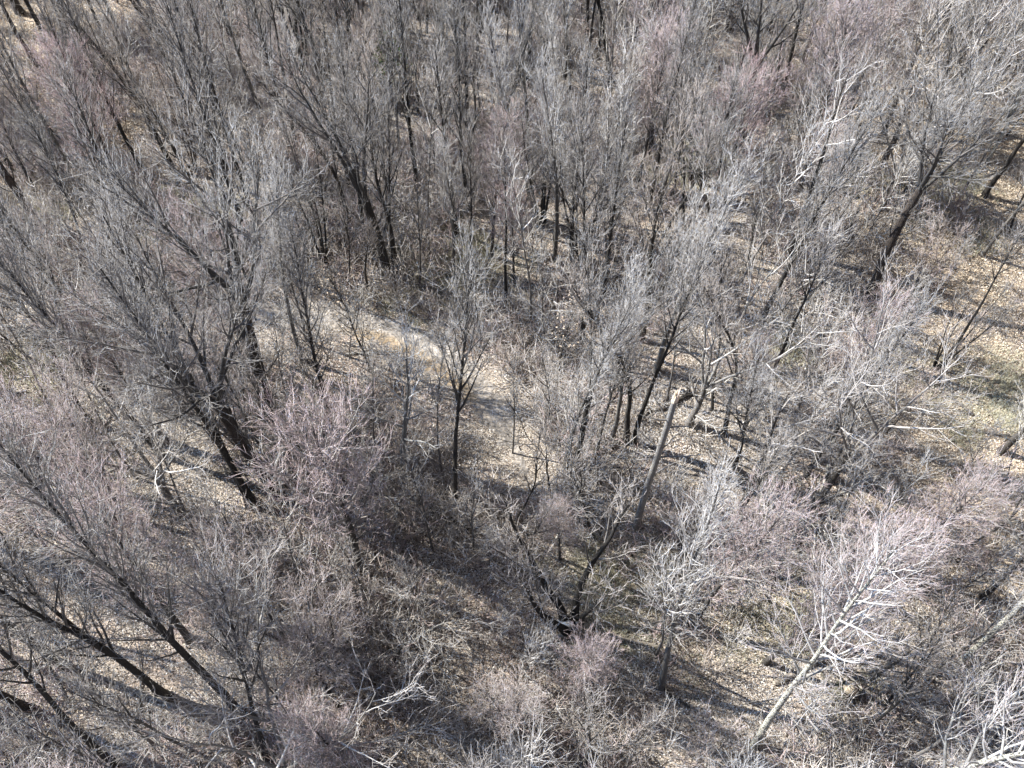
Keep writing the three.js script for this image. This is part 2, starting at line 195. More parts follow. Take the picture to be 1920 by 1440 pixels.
// spec: H height, r0 butt radius, stems, fork, c0 crown start, limbs, reach, ang [low, high], trop, d2, d3, d4, colours
function growTree(S, seed) {
  const r = rngOf(seed), trunk = new Wood(), limbs = [], crown = new Wood(), R = (a, b) => a + (b - a) * r();
  const tone = (c, k = 0.14) => { const m = 1 + (r() - 0.5) * 2 * k; return [c[0] * m, c[1] * m, c[2] * m]; };
  const twigs = (pts, L, rad) => {                                   // twigs along a branch
    const n = Math.max(2, Math.round(L * S.d3)); let az = r() * 7;
    for (let k = 0; k < n; k++) {
      const t = 0.12 + 0.88 * (k + r()) / n, [p, d] = onLine(pts, t); az += 2.4 + r();
      const l = S.tl * R(0.55, 1.25) * (1 - 0.35 * t), dir = off(d, az, R(0.3, 0.8)), w = walk(p, dir, l, 3, S.curl ?? 0.36, S.tt ?? 0.1, r), c = tone(S.twig);
      crown.twig(w, S.tr * R(0.8, 1.2), c);
      for (let q = 0; q < S.d4; q++) {
        const [p2, d2] = onLine(w, R(0.2, 1)), l2 = l * R(0.3, 0.65), dir2 = off(d2, r() * 7, R(0.3, 0.8)); dir2.y += 0.15; const w2 = walk(p2, dir2, l2, 2, S.curl ?? 0.36, 0.06, r), e = w2[2];
        crown.twig(w2, S.tr * 0.75, tone(S.tips ?? S.twig));
        if (S.leaves && r() < S.leaves) crown.leaf(e, V(R(-1, 1), R(-1, 0.3), R(-1, 1)).multiplyScalar(0.1), 0.036, tone(S.leafc, 0.25), r);
      }
    }
  };
  const branchOn = (pts, L, rad, own) => {                           // a limb: its wood, its branches and their twigs
    const rr = pts.map((_, k) => lerp(rad, Math.max(0.008, rad * 0.18), k / (pts.length - 1)));
    if (own) { const w = new Wood(); w.tube(pts, rr, 6, tone(S.limb, 0.08)); limbs.push(w); } else crown.tube(pts, rr, rad > 0.03 ? 5 : 3, tone(S.limb, 0.1));
    const n = Math.max(2, Math.round(L * S.d2)); let az = r() * 7;
    for (let k = 0; k < n; k++) {
      const t = 0.18 + 0.8 * (k + r() * 0.8) / n, [p, d] = onLine(pts, t); az += 2.4 + 0.8 * r();
      const l = Math.max(0.5, L * R(0.3, 0.5) * (1.15 - 0.75 * t)), b = walk(p, off(d, az, R(0.4, 0.8)), l, 3, S.wig * 0.9, S.trop, r), br = Math.max(0.011, rad * 0.42 * (1 - 0.5 * t));
      crown.tube(b, b.map((_, q) => lerp(br, 0.008, q / 3)), 3, tone(S.limb, 0.12)); twigs(b, l, br);
    }
    twigs(pts.slice(-3), L * 0.35, rad * 0.3);
  };
  const stemLimbs = (pts, H, rad, c0, count, parts) => {
    let az = r() * 7; const list = [];
    for (let k = 0; k < count; k++) { const t = c0 + (0.97 - c0) * Math.pow((k + r() * 0.7) / count, S.lp ?? 0.85), f = (t - c0) / (1 - c0); list.push([t, f, az += 2.4 + (r() - 0.5)]); }
    list.forEach(([t, f, a], k) => {
      const [p, d] = onLine(pts, t), ang = lerp(S.ang[0], S.ang[1], f) * R(0.8, 1.2), L = S.reach * (S.prof === 'round' ? Math.pow(Math.sin(Math.PI * clamp(0.22 + 0.7 * f)), 0.8) : 1.05 - 0.62 * f) * R(0.7, 1.2);
      const at = rad * Math.pow(1 - t, 0.75) + 0.012, lr = Math.min(at * 0.7, 0.012 + 0.0115 * L * (S.fat ?? 1));
      branchOn(walk(p, off(d, a, ang), L, 6, S.wig, S.trop, r), L, lr, k < parts);
    });
  };
  const stems = S.stems ?? 1;
  for (let s = 0; s < stems; s++) {
    const az = s / stems * 6.28 + r(), tilt = stems > 1 ? (S.tilt ?? 0.17) * R(0.6, 1.3) : (S.lean ?? 0.03), h = S.H * (stems > 1 ? R(0.75, 1) : 1), top = S.fork ? S.fork * h : h * 0.98, n = 14;
    const base = stems > 1 ? V(Math.cos(az) * S.r0 * 1.2, -0.25, Math.sin(az) * S.r0 * 1.2) : V(0, -0.25, 0);
    const pts = walk(base, V(Math.cos(az) * tilt, 1, Math.sin(az) * tilt), top + 0.25, n, S.twist ?? 0.07, S.st ?? 0.03, r);
    const end = S.fork ? 0.72 : 0.12, flare = S.flare ?? 1.0;
    const fine = [V().lerpVectors(pts[0], pts[1], 0.15), V().lerpVectors(pts[0], pts[1], 0.4)], line = [pts[0], ...fine, ...pts.slice(1)];
    const rr = line.map((p, k) => { const t = clamp((p.y + 0.25) / (top + 0.25)); return S.r0 * lerp(1, end, Math.pow(t, 0.9)) * (1 + flare * Math.exp(-(p.y + 0.25) / 0.35)); });
    trunk.tube(line, rr, 10, [1, 1, 1]);
    if (S.fork) {
      const k = S.leaders ?? 3; let a = r() * 7;
      for (let q = 0; q < k; q++) {
        a += 6.28 / k + R(-0.3, 0.3); const [p, d] = onLine(pts, R(0.93, 0.999)), L = (S.H - top) * R(0.85, 1.15), lp = walk(p, off(d, a, R(...(S.forkAng ?? [0.25, 0.6]))), L, 9, S.wig * 0.8, 0.05, r), lr = S.r0 * end * R(0.55, 0.75);
        const w = new Wood(); w.tube(lp, lp.map((_, j) => lerp(lr, 0.012, Math.pow(j / 9, 0.8))), 7, tone(S.limb, 0.06)); limbs.push(w);
        stemLimbs(lp, L, lr, 0.22, Math.round(S.limbs / k), 1); twigs(lp.slice(-3), 1.2, 0.01);
      }
      if (S.extra) stemLimbs(pts, top, S.r0, S.c0, S.extra, 2);
    } else { stemLimbs(pts, h, S.r0, S.c0, Math.round(S.limbs / stems), Math.max(1, Math.round(5 / stems))); twigs(pts.slice(-3), 1.5, 0.01); }
  }
  return { trunk, limbs, crown };
}

// ---------- bark ----------
function barkTexture(kind, seed) {
  const W = 256, Hh = 512, d = new Uint8Array(W * Hh * 4), r = rngOf(seed), marks = [];
  if (kind === 'birch') for (let k = 0; k < 280; k++) marks.push([r() * W, r() * Hh, 6 + r() * r() * 46, 1 + r() * 3.5, 0.3 + 0.7 * r()]);
  for (let y = 0; y < Hh; y++) for (let x = 0; x < W; x++) {
    let v, rr = 1, gg = 1, bb = 1;
    if (kind === 'birch') {
      v = 225 + 30 * (vnoise(x / 30, y / 12, 0) - 0.5) + 26 * (hash2(x, y) - 0.5);
      for (const m of marks) { let dx = Math.abs(x - m[0]); dx = Math.min(dx, W - dx); const dy = Math.abs(y - m[1]); if (dx < m[2] && dy < m[3] * (1 - dx / m[2])) v = lerp(v, 38, m[4]); }
      if (vnoise(x / 26 + 90, y / 34) > 0.74) v *= 0.35; bb = 0.95;
    } else {
      const wv = vnoise(x / 14, y / 60, 0) * 5, f = Math.abs(((x / 11 + wv) % 2 + 2) % 2 - 1);
      v = (kind === 'rough' ? 80 + 130 * Math.pow(f, 0.6) : 160 + 30 * f) + 60 * (vnoise(x / 5, y / 16) - 0.5) + 50 * (hash2(x, y) - 0.5);
      const li = smooth(0.62, 0.75, fbm(x / 42 + seed, y / 60, 3)); v = lerp(v, 215, li * 0.65); gg = 1 + 0.02 * li;
    }
    const o = (y * W + x) * 4; d[o] = clamp(v * rr, 0, 255); d[o + 1] = clamp(v * gg, 0, 255); d[o + 2] = clamp(v * bb, 0, 255); d[o + 3] = 255;
  }
  const t = new THREE.DataTexture(d, W, Hh); t.magFilter = THREE.LinearFilter; t.wrapS = t.wrapT = THREE.RepeatWrapping; t.colorSpace = THREE.SRGBColorSpace; t.needsUpdate = true; return t;
}
const barkMaps = { rough: barkTexture('rough', 3), smooth: barkTexture('smooth', 7), birch: barkTexture('birch', 11) };
const matCache = {};
function bark(kind, c, bump = 0.02) { const k = kind + c; return matCache[k] ??= new THREE.MeshStandardMaterial({ map: barkMaps[kind], bumpMap: barkMaps[kind], bumpScale: bump, color: new THREE.Color().setRGB(...c), roughness: 0.95 }); }
const limbMat = new THREE.MeshStandardMaterial({ vertexColors: true, map: barkMaps.smooth, roughness: 0.9 });
const twigMat = new THREE.MeshStandardMaterial({ vertexColors: true, roughness: 0.85 });
const leafMat = new THREE.MeshStandardMaterial({ vertexColors: true, roughness: 0.9, side: THREE.DoubleSide });

// ---------- the kinds of tree ----------
const GREY = [0.32, 0.31, 0.298], DKG = [0.13, 0.122, 0.113], PALE = [0.46, 0.44, 0.41], TAN = [0.38, 0.33, 0.285], MAUVE = [0.44, 0.355, 0.35], ROSE = [0.48, 0.36, 0.36];
const DARK = [0.1, 0.09, 0.08], MIDB = [0.15, 0.136, 0.123], BRN = [0.17, 0.13, 0.11];
const A0 = { H: 15.5, r0: 0.155, c0: 0.34, limbs: 32, reach: 3.0, ang: [0.5, 0.26], trop: 0.11, wig: 0.18, curl: 0.22, d2: 2.2, d3: 3.0, d4: 3, tl: 1.0, tr: 0.0083, limb: DKG, twig: GREY, lp: 0.8 };
const B0 = { H: 11.5, r0: 0.15, c0: 0.26, limbs: 36, reach: 3.4, ang: [0.85, 0.36], trop: 0.1, wig: 0.24, d2: 2.4, d3: 3.6, d4: 4, tl: 0.85, tr: 0.0081, limb: [0.27, 0.25, 0.235], twig: [0.42, 0.375, 0.36], tips: MAUVE, prof: 'round' };
const C0 = { H: 13, r0: 0.18, c0: 0.3, fork: 0.42, leaders: 3, extra: 6, limbs: 24, reach: 3.8, ang: [0.85, 0.5], trop: 0.05, wig: 0.3, d2: 2.0, d3: 2.0, d4: 3, tl: 1.0, tr: 0.0087, limb: [0.38, 0.355, 0.33], twig: [0.39, 0.36, 0.335], twist: 0.12, fat: 1.2 };
const D0 = { H: 7.5, r0: 0.075, c0: 0.25, fork: 0.38, leaders: 2, extra: 5, limbs: 15, reach: 2.6, ang: [1.0, 0.65], trop: 0.03, wig: 0.5, d2: 2.2, d3: 2.3, d4: 3, tl: 0.85, tr: 0.0087, curl: 0.8, limb: PALE, twig: [0.4, 0.375, 0.35], twist: 0.3, lean: 0.12, fat: 1.2 };
const E0 = { H: 15.5, r0: 0.15, c0: 0.42, limbs: 32, reach: 3.2, ang: [0.85, 0.45], trop: 0.06, wig: 0.26, d2: 2.2, d3: 2.9, d4: 3, tl: 0.95, tr: 0.0081, limb: [0.42, 0.405, 0.385], twig: [0.41, 0.375, 0.36], tips: [0.41, 0.36, 0.35], curl: 0.24, fat: 1.0, flare: 0.4 };
const F0 = { H: 11.5, r0: 0.09, stems: 5, tilt: 0.2, c0: 0.3, limbs: 42, reach: 2.2, ang: [0.55, 0.34], trop: 0.09, wig: 0.22, d2: 2.2, d3: 3.6, d4: 3, tl: 0.85, tr: 0.0081, limb: DKG, twig: GREY };
const G0 = { H: 16.5, r0: 0.32, c0: 0.36, fork: 0.42, leaders: 4, extra: 7, limbs: 36, reach: 3.6, ang: [0.7, 0.4], trop: 0.08, wig: 0.24, d2: 2.2, d3: 3.6, d4: 3, tl: 1.05, tr: 0.0085, limb: [0.14, 0.13, 0.12], twig: GREY, forkAng: [0.18, 0.45], fat: 1.1 };
const P0 = { H: 8.5, r0: 0.06, c0: 0.35, limbs: 14, reach: 1.7, ang: [0.5, 0.28], trop: 0.11, wig: 0.2, curl: 0.22, d2: 2.0, d3: 2.7, d4: 2, tl: 0.75, tr: 0.0079, limb: [0.26, 0.25, 0.24], twig: GREY, twist: 0.12, lean: 0.08, flare: 0.3 };
const S0 = { H: 4.2, r0: 0.026, c0: 0.2, limbs: 12, reach: 1.2, ang: [0.7, 0.45], trop: 0.08, wig: 0.3, d2: 2.4, d3: 3.6, d4: 2, tl: 0.55, tr: 0.0079, limb: [0.4, 0.38, 0.36], twig: [0.5, 0.48, 0.455], twist: 0.16, flare: 0.2 };
const KINDS = {
  A: [
    ['slender_tree', 'slender tall bare tree with narrow grey crown', A0, ['rough', DARK]],
    ['slender_tree', 'tall bare tree with dense broom-like grey twigs', { ...A0, H: 16.5, limbs: 40, reach: 2.9, ang: [0.5, 0.28], trop: 0.11, limb: [0.19, 0.18, 0.17] }, ['rough', MIDB]],
    ['slender_tree', 'thin dark-barked bare tree with a high sparse crown', { ...A0, H: 15, r0: 0.14, c0: 0.52, limbs: 18, reach: 2.6, limb: [0.11, 0.1, 0.09], twig: [0.32, 0.3, 0.28] }, ['rough', [0.1, 0.09, 0.08]]],
    ['slender_tree', 'slim smooth-barked bare tree with light ascending branches', { ...A0, H: 14.5, r0: 0.15, limbs: 28, limb: [0.44, 0.425, 0.405], twig: [0.42, 0.405, 0.39], trop: 0.11, twist: 0.1 }, ['smooth', [0.33, 0.31, 0.285]]],
    ['slender_tree', 'bare tree with bent dark trunk and brownish twigs', { ...A0, H: 13.5, twist: 0.24, limbs: 26, reach: 2.9, twig: [0.39, 0.345, 0.31] }, ['rough', [0.13, 0.112, 0.095]]],
    ['slender_tree', 'bare tree forking high into two upright leaders', { ...A0, H: 15, fork: 0.5, leaders: 2, forkAng: [0.12, 0.3], limbs: 26, extra: 5, limb: [0.14, 0.133, 0.125] }, ['rough', DARK]],
    ['slender_tree', 'leaning bare tree with one-sided thin crown', { ...A0, H: 13, r0: 0.11, lean: 0.2, st: 0.0, limbs: 22, c0: 0.42 }, ['rough', MIDB]],
    ['slender_tree', 'nearly limbless dark pole of a tree with a tufted top', { ...A0, H: 14, r0: 0.13, c0: 0.66, limbs: 16, reach: 2.0, limb: DKG, twig: [0.36, 0.335, 0.315] }, ['rough', [0.1, 0.088, 0.078]]],
  ],
  B: [
    ['red_budded_tree', 'rounded bare maple with dull mauve bud tips', B0, ['smooth', [0.15, 0.137, 0.125]]],
    ['red_budded_tree', 'fan-shaped bare maple with mauve-grey twigs', { ...B0, H: 12.5, limbs: 32, ang: [0.6, 0.32], trop: 0.11, twig: [0.47, 0.41, 0.395] }, ['smooth', MIDB]],
    ['red_budded_tree', 'wide bare maple with several stems and rosy grey twigs', { ...B0, H: 10.5, stems: 3, r0: 0.085, limbs: 42, reach: 3.0, twig: [0.5, 0.455, 0.435], tips: [0.5, 0.43, 0.42] }, ['rough', MIDB]],
  ],
  R: [['red_budded_tree', 'dense rounded bare maple with rose-pink twigs', { ...B0, twig: [0.47, 0.4, 0.395], tips: ROSE, d3: 4.4 }, ['smooth', MIDB]]],
  C: [
    ['spreading_tree', 'spreading bare tree with forked pale limbs', C0, ['rough', [0.24, 0.215, 0.195]]],
    ['spreading_tree', 'broad bare tree with light sprawling branches from a low fork', { ...C0, H: 11.5, fork: 0.3, leaders: 4, limbs: 28, limb: PALE, twig: [0.4, 0.37, 0.345] }, ['smooth', [0.38, 0.35, 0.32]]],
    ['spreading_tree', 'open-crowned bare tree with brown bark and pale twig ends', { ...C0, H: 13.5, fork: 0.5, leaders: 2, limbs: 22, ang: [0.95, 0.6], limb: [0.38, 0.34, 0.3] }, ['rough', BRN]],
    ['spreading_tree', 'bare tree with long whitish limbs reaching sideways', { ...C0, H: 12, fork: 0, c0: 0.28, limbs: 17, reach: 4.4, ang: [1.0, 0.5], limb: [0.43, 0.41, 0.385] }, ['rough', [0.22, 0.2, 0.18]]],
  ],
  D: [
    ['crooked_tree', 'small crooked bare tree with twisted pale branches', D0, ['smooth', [0.24, 0.215, 0.195]]],
    ['crooked_tree', 'short gnarled bare tree with dark stem and whitish limbs', { ...D0, H: 7, lean: 0.25, twist: 0.42, limbs: 13, leaders: 3 }, ['rough', [0.11, 0.098, 0.085]]],
    ['crooked_tree', 'bent dark-stemmed small tree with few thin branches', { ...D0, H: 8.5, r0: 0.06, lean: 0.3, twist: 0.3, limbs: 10, extra: 3, limb: [0.22, 0.2, 0.18], twig: GREY }, ['rough', [0.1, 0.088, 0.076]]],
  ],
  E: [['birch_tree', 'white-barked birch with black marks', E0, ['birch', [0.7, 0.68, 0.645]]]],
  F: [
    ['multi_stem_tree', 'clump of dark stems rising from one base into a fan', F0, ['rough', [0.1, 0.09, 0.08]]],
    ['multi_stem_tree', 'clump of thin brownish stems sharing one base', { ...F0, stems: 7, r0: 0.052, H: 10, limbs: 42, tilt: 0.26, limb: [0.3, 0.26, 0.225], twig: TAN }, ['rough', BRN]],
  ],
  G: [
    ['large_tree', 'large thick-trunked bare tree with dark furrowed bark', G0, ['rough', [0.13, 0.115, 0.1]]],
    ['large_tree', 'large bare tree with stout brown trunk and high forked crown', { ...G0, H: 15.5, fork: 0.55, leaders: 4, r0: 0.29 }, ['rough', [0.18, 0.145, 0.125]]],
  ],
  K: [['forked_tree', 'black-barked tree forking into upright stems above a white rock', { ...F0, H: 8.8, r0: 0.17, stems: 4, tilt: 0.22, st: 0.05, limbs: 22, reach: 2.4, twist: 0.2, c0: 0.4, limb: [0.2, 0.185, 0.17], twig: [0.46, 0.43, 0.41], flare: 0.9 }, ['rough', [0.08, 0.072, 0.064]]]],
  W: [['pale_tree', 'bluish pale bare tree with long low arching limbs beside the dirt path', { ...C0, H: 9.5, fork: 0, c0: 0.34, limbs: 18, reach: 3.0, limb: [0.5, 0.505, 0.51], twig: [0.45, 0.445, 0.435], r0: 0.16 }, ['smooth', [0.46, 0.46, 0.46]]]],
  P: [
    ['young_tree', 'young thin straight tree with a few upright branches', P0, ['smooth', [0.26, 0.24, 0.22]]],
    ['young_tree', 'young thin dark-stemmed tree leaning slightly', { ...P0, H: 7.5, lean: 0.22, twist: 0.22, limb: DKG, twig: [0.34, 0.315, 0.3] }, ['rough', DARK]],
    ['young_tree', 'young light-stemmed tree with wispy side branches', { ...P0, H: 9.5, limbs: 18, limb: PALE, twig: [0.43, 0.41, 0.39], ang: [0.8, 0.45] }, ['smooth', [0.4, 0.37, 0.345]]],
  ],
  S: [
    ['sapling', 'thin grey sapling with a few upright twigs', S0, ['smooth', [0.2, 0.185, 0.17]]],
    ['sapling', 'bushy mauve-brown sapling with several thin stems', { ...S0, H: 3.2, r0: 0.02, stems: 5, tilt: 0.4, c0: 0.15, limbs: 25, reach: 1.0, d3: 3.8, limb: [0.38, 0.32, 0.3], twig: [0.48, 0.42, 0.4] }, ['smooth', [0.26, 0.22, 0.2]]],
    ['sapling', 'tall thin whitish sapling with arching side twigs', { ...S0, H: 5.4, r0: 0.032, c0: 0.25, limbs: 15, reach: 1.6, ang: [1.0, 0.6], trop: 0.02, wig: 0.42, limb: PALE, twig: [0.41, 0.39, 0.365], twist: 0.22 }, ['smooth', [0.36, 0.33, 0.3]]],
  ],
  L: [['leafy_sapling', 'small tree still holding pale tan dead leaves beside the dirt path', { ...S0, H: 6.5, r0: 0.06, c0: 0.2, limbs: 22, reach: 1.6, d2: 2.6, d3: 4.6, d4: 3, tl: 0.5, limb: DKG, twig: GREY, leaves: 0.45, leafc: [0.46, 0.37, 0.28] }, ['rough', DARK]]],
};
const CATEGORY = { slender_tree: 'bare tree', red_budded_tree: 'bare tree', spreading_tree: 'bare tree', crooked_tree: 'bare tree', birch_tree: 'birch', multi_stem_tree: 'bare tree', large_tree: 'bare tree', forked_tree: 'bare tree', pale_tree: 'bare tree', young_tree: 'young tree', sapling: 'sapling', leafy_sapling: 'sapling' };
const GROUP = { slender_tree: 'slender bare trees of the wood', red_budded_tree: 'red-budded maples', spreading_tree: 'spreading pale trees', crooked_tree: 'small crooked trees', birch_tree: 'white birches', multi_stem_tree: 'many-stemmed tree clumps', large_tree: 'large thick-trunked trees', young_tree: 'young thin trees of the wood', sapling: 'saplings of the undergrowth', leafy_sapling: 'saplings with dead leaves' };
let total = 0;
const protos = {};
let seed = 100;
for (const [k, list] of Object.entries(KINDS)) protos[k] = list.map(([name, label, S, [bk, bc]]) => {
  const t = growTree(S, seed += 7), g = new THREE.Group(), tm = bark(bk, bc, S.H > 8 ? 0.025 : 0.008);
  const part = (n, w, m) => { const o = new THREE.Mesh(w.geo(), m); o.name = n; g.add(o); total += w.tris; return o; };
  part('trunk', t.trunk, tm);
  for (const w of t.limbs) part('limb', w, limbMat);
  part('crown', t.crown, S.leaves ? leafMat : twigMat);
  shade(g);
  return { g, name, label };
});
console.log('triangles in tree prototypes', total);

const bare = [], all = [];
const placed = [];                                                   // [x, z, spacing]
const LANDMARKS = [[SNAG, 4.5, 'beside the snapped trunk'], [ROCKS[0], 2.6, 'beside the white rock'], [STUMP, 3.2, 'beside the mossy stump'], ...EVER.map(e => [e, 4, 'beside the small evergreen']), ...LEAFY.map(e => [e, 3, 'beside a tan-leaved sapling']), ...LOGS.map(l => [[(l[0][0] + l[1][0]) / 2, (l[0][1] + l[1][1]) / 2], 2.6, 'beside a fallen log'])];
function plant(kind, x, z, sc, r, variant) {
  const list = protos[kind], P = list[variant ?? (r() * list.length | 0) % list.length], o = P.g.clone();
  o.name = numbered(P.name); o.position.set(x, hgt(x, z) - 0.03, z); o.rotation.y = r() * 6.283; const lean = r() < 0.15 ? 0.24 : 0.1; o.rotation.x = (r() - 0.5) * lean; o.rotation.z = (r() - 0.5) * lean; o.scale.setScalar(sc);
  let label = P.label;
  if (list !== protos.K && list !== protos.W && kind !== 'L') {
    let add = '', best = 1e9;
    for (const [p, d, s] of LANDMARKS) { const q = Math.hypot(p[0] - x, p[1] - z); if (q < d && q < best) { best = q; add = ' ' + s; } }
    if (!add) { const d = pathDist(x, z)[0]; if (d < 2.8) add = ' at the edge of the dirt path'; else if (grassAt(x, z) > 0.35) add = ' on a patch of green ground'; }
    if ((label + add).split(' ').length <= 16) label += add;
  }
  tag(o, label, CATEGORY[P.name], GROUP[P.name]); o.userData.label === P.label && bare.push([o, P.name, x, z]); all.push([P.name, x, z]); scene.add(o); return o;
}
{
  const r = rngOf(77), count = {};
  for (const [kind, x, z, sc] of TREES) { const k = count[kind] = (count[kind] ?? -1) + 1; plant(kind, x, z, sc * (0.96 + 0.08 * r()) * (z < -24 ? { A: 0.78, F: 0.8, G: 0.85 }[kind] ?? 0.85 : x < -4 && z > -16 ? 1 : 0.88), r, kind === 'B' ? k % 3 : undefined); placed.push([x, z, 1.9]); }
  LEAFY.forEach(([x, z], i) => { const o = plant('L', x, z, 1 - 0.18 * i, r); if (i) o.userData.label = ['', 'small tree holding tan dead leaves among slender grey trunks', 'small tree holding tan dead leaves near thick dark trunks'][i]; placed.push([x, z, 1.5]); });
  placed.push([SNAG[0], SNAG[1], 2.5], [STUMP[0], STUMP[1], 2]);
  // the rest of the wood between the trees above
  let n = 0;
  for (let tries = 0; tries < 9000 && n < FILL; tries++) {
    const z = -2 - 54 * Math.pow(r(), 0.8), half = 15 + 0.34 * -z, x = lerp(-half - 8, half + 3, r());
    if (pathDist(x, z)[0] < 1.4 || near(CLEAR, x, z) < 2.5) continue;
    const gap = x > 8 && z > -32 ? 4.0 : z < -22 ? 1.9 : 2.4, q = r(); let ok = true;
    for (const p of placed) if (Math.hypot(p[0] - x, p[1] - z) < Math.max(p[2], gap * (0.8 + 0.4 * q))) { ok = false; break; }
    if (!ok) continue;
    const k = r(), right = x > 9, low = z > -16;
    const kind = right ? (k < 0.34 ? 'C' : k < 0.5 ? 'D' : k < 0.74 ? 'A' : k < 0.92 ? 'B' : k < 0.98 ? 'F' : 'E') : low ? (k < 0.4 ? 'A' : k < 0.72 ? 'B' : k < 0.86 ? 'D' : k < 0.92 ? 'C' : 'F') : (k < 0.7 ? 'A' : k < 0.8 ? 'B' : k < 0.9 ? 'F' : k < 0.94 ? 'G' : 'C');
    if (x < -14 && z < -20 && r() < 0.85) continue;
    plant(kind, x, z, (z < -22 ? 0.6 : 0.66) + 0.3 * r(), r); placed.push([x, z, z < -22 ? 1.7 : 2.0]); n++;
  }
  let y = 0;
  for (let tries = 0; tries < 9000 && y < YOUNG; tries++) {
    const z = -3 - 50 * Math.pow(r(), 0.85), half = 15 + 0.34 * -z, x = lerp(-half, half, r());
    if (pathDist(x, z)[0] < 1.2 || near(CLEAR, x, z) < 1.9 || near(placed, x, z) < 1.0 || (x < -14 && z < -20 && r() < 0.7) || (x > 10 && z < -14 && z > -30 && r() < 0.6)) continue;
    plant('P', x, z, 0.7 + 0.5 * r(), r); placed.push([x, z, 1.0]); y++;
  }
  let s = 0;
  for (let tries = 0; tries < 9000 && s < SAPS; tries++) {
    const z = -3 - 46 * Math.pow(r(), 1.05), half = 15 + 0.34 * -z, x = lerp(-half, half, r());
    if (pathDist(x, z)[0] < 1.8 || near(placed, x, z) < 0.9) continue;
    if (near(CLEAR, x, z) < 2.2 && r() < 0.7) continue;
    plant('S', x, z, 0.65 + 0.55 * r(), r, r() < 0.4 ? 0 : r() < 0.55 ? 1 : 2); placed.push([x, z, 0.7]); s++;
  }
  const NEXT = { birch_tree: 'beside a white birch', forked_tree: 'beside the black forked tree', pale_tree: 'beside the bluish pale tree', large_tree: 'beside a thick trunk', multi_stem_tree: 'beside a clump of stems', spreading_tree: 'under spreading limbs', crooked_tree: 'beside a crooked tree', red_budded_tree: 'beside a maple' };
  for (const [o, name, x, z] of bare) { let best = 4.2, add = ''; for (const [n2, a, b] of all) { const d = Math.hypot(a - x, b - z); if (n2 !== name && NEXT[n2] && d < best) { best = d; add = NEXT[n2]; } } if (add && (o.userData.label + ' ' + add).split(' ').length <= 16) o.userData.label += ' ' + add; }
  console.log('trees', TREES.length + n, 'saplings', s);
}

// ---------- things that stand alone ----------
// the snapped trunk: grey stem broken off, with a fresh yellow splintered top
{
  const r = rngOf(21), g = new THREE.Group(); g.name = 'snapped_trunk';
  const pts = walk(V(0, -0.25, 0), V(-0.01, 1, 0.02), 9.3, 13, 0.035, 0.02, r), w = new Wood(), fine = [pts[0], V().lerpVectors(pts[0], pts[1], 0.4), ...pts.slice(1)];
  w.tube(fine, fine.map(p => lerp(0.135, 0.09, clamp(p.y / 10)) * (1 + 0.5 * Math.exp(-(p.y + 0.25) / 0.35))), 12, [1, 1, 1], false);
  const add = (n, wd, m, parent = g) => { const o = new THREE.Mesh(wd.geo(), m); o.name = n; parent.add(o); return o; };
  add('trunk', w, bark('smooth', [0.62, 0.585, 0.54], 0.03));
  const top = pts[pts.length - 1], wood = new THREE.MeshStandardMaterial({ color: new THREE.Color().setRGB(0.72, 0.64, 0.48), roughness: 0.9, vertexColors: true });
  const cap = new Wood(); cap.tube([top.clone().add(V(0, -0.05, 0)), top.clone().add(V(0.01, 0.12, 0))], [0.085, 0.06], 10, [1, 1, 1]); const core = add('broken_top', cap, wood);
  for (let k = 0; k < 16; k++) { const a = k * 0.57 + r(), q = 0.08 * Math.sqrt(r()), s = new Wood(), b = top.clone().add(V(Math.cos(a) * q, 0, Math.sin(a) * q)); s.tube([b, b.clone().add(V((r() - 0.5) * 0.1, 0.15 + 0.6 * r() * r() + (k < 4 ? 0.35 : 0), (r() - 0.5) * 0.1))], [0.045, 0.006], 5, [1, 0.9 + 0.15 * r(), 0.85 + 0.3 * r()]); add('splinter', s, wood, core); }
  for (let k = 0; k < 9; k++) { const [p, d] = onLine(pts, 0.4 + 0.55 * r()), b = walk(p, off(d, r() * 7, 1.0), 0.6 + 1.2 * r(), 4, 0.4, 0.05, r), s = new Wood(); s.tube(b, b.map((_, q) => 0.035 - 0.007 * q), 6, [0.42, 0.39, 0.36]); add('branch_stub', s, limbMat); }
  g.position.set(SNAG[0], hgt(...SNAG), SNAG[1]); shade(g);
  scene.add(tag(g, 'standing dead trunk snapped off with a fresh yellow splintered top', 'dead tree'));
}
// the mossy stump at the foot of the leaning pale tree
{
  const g = new THREE.Group(), w = new Wood(), r = rngOf(31), c = new Wood(); g.name = 'tree_stump';
  const pts = [V(0, -0.2, 0), V(0, 0.05, 0), V(0.02, 0.35, 0), V(0.04, 0.75, 0.02)];
  w.tube(pts, [0.48, 0.4, 0.31, 0.28], 14, [1, 1, 1], false); c.tube([V(0.04, 0.72, 0.02), V(0.04, 0.77, 0.02)], [0.26, 0.24], 14, [0.5, 0.42, 0.31]);
  const add = (n, wd, m) => { const o = new THREE.Mesh(wd.geo(), m); o.name = n; g.add(o); };
  add('stump_bark', w, bark('rough', [0.29, 0.28, 0.19])); add('cut_top', c, twigMat);
  for (let k = 0; k < 5; k++) { const a = k * 1.26 + r(), s = new Wood(), b = [V(Math.cos(a) * 0.3, 0.12, Math.sin(a) * 0.3), V(Math.cos(a) * 0.6, 0.02, Math.sin(a) * 0.6), V(Math.cos(a + 0.2) * 1.0, -0.08, Math.sin(a + 0.2) * 1.0)]; s.tube(b, [0.12, 0.08, 0.03], 7, [0.26, 0.24, 0.18]); add('root', s, limbMat); }
  g.position.set(STUMP[0] - 0.5, hgt(...STUMP), STUMP[1] + 0.35); shade(g); scene.add(tag(g, 'mossy grey-green tree stump with spreading roots', 'stump'));
}
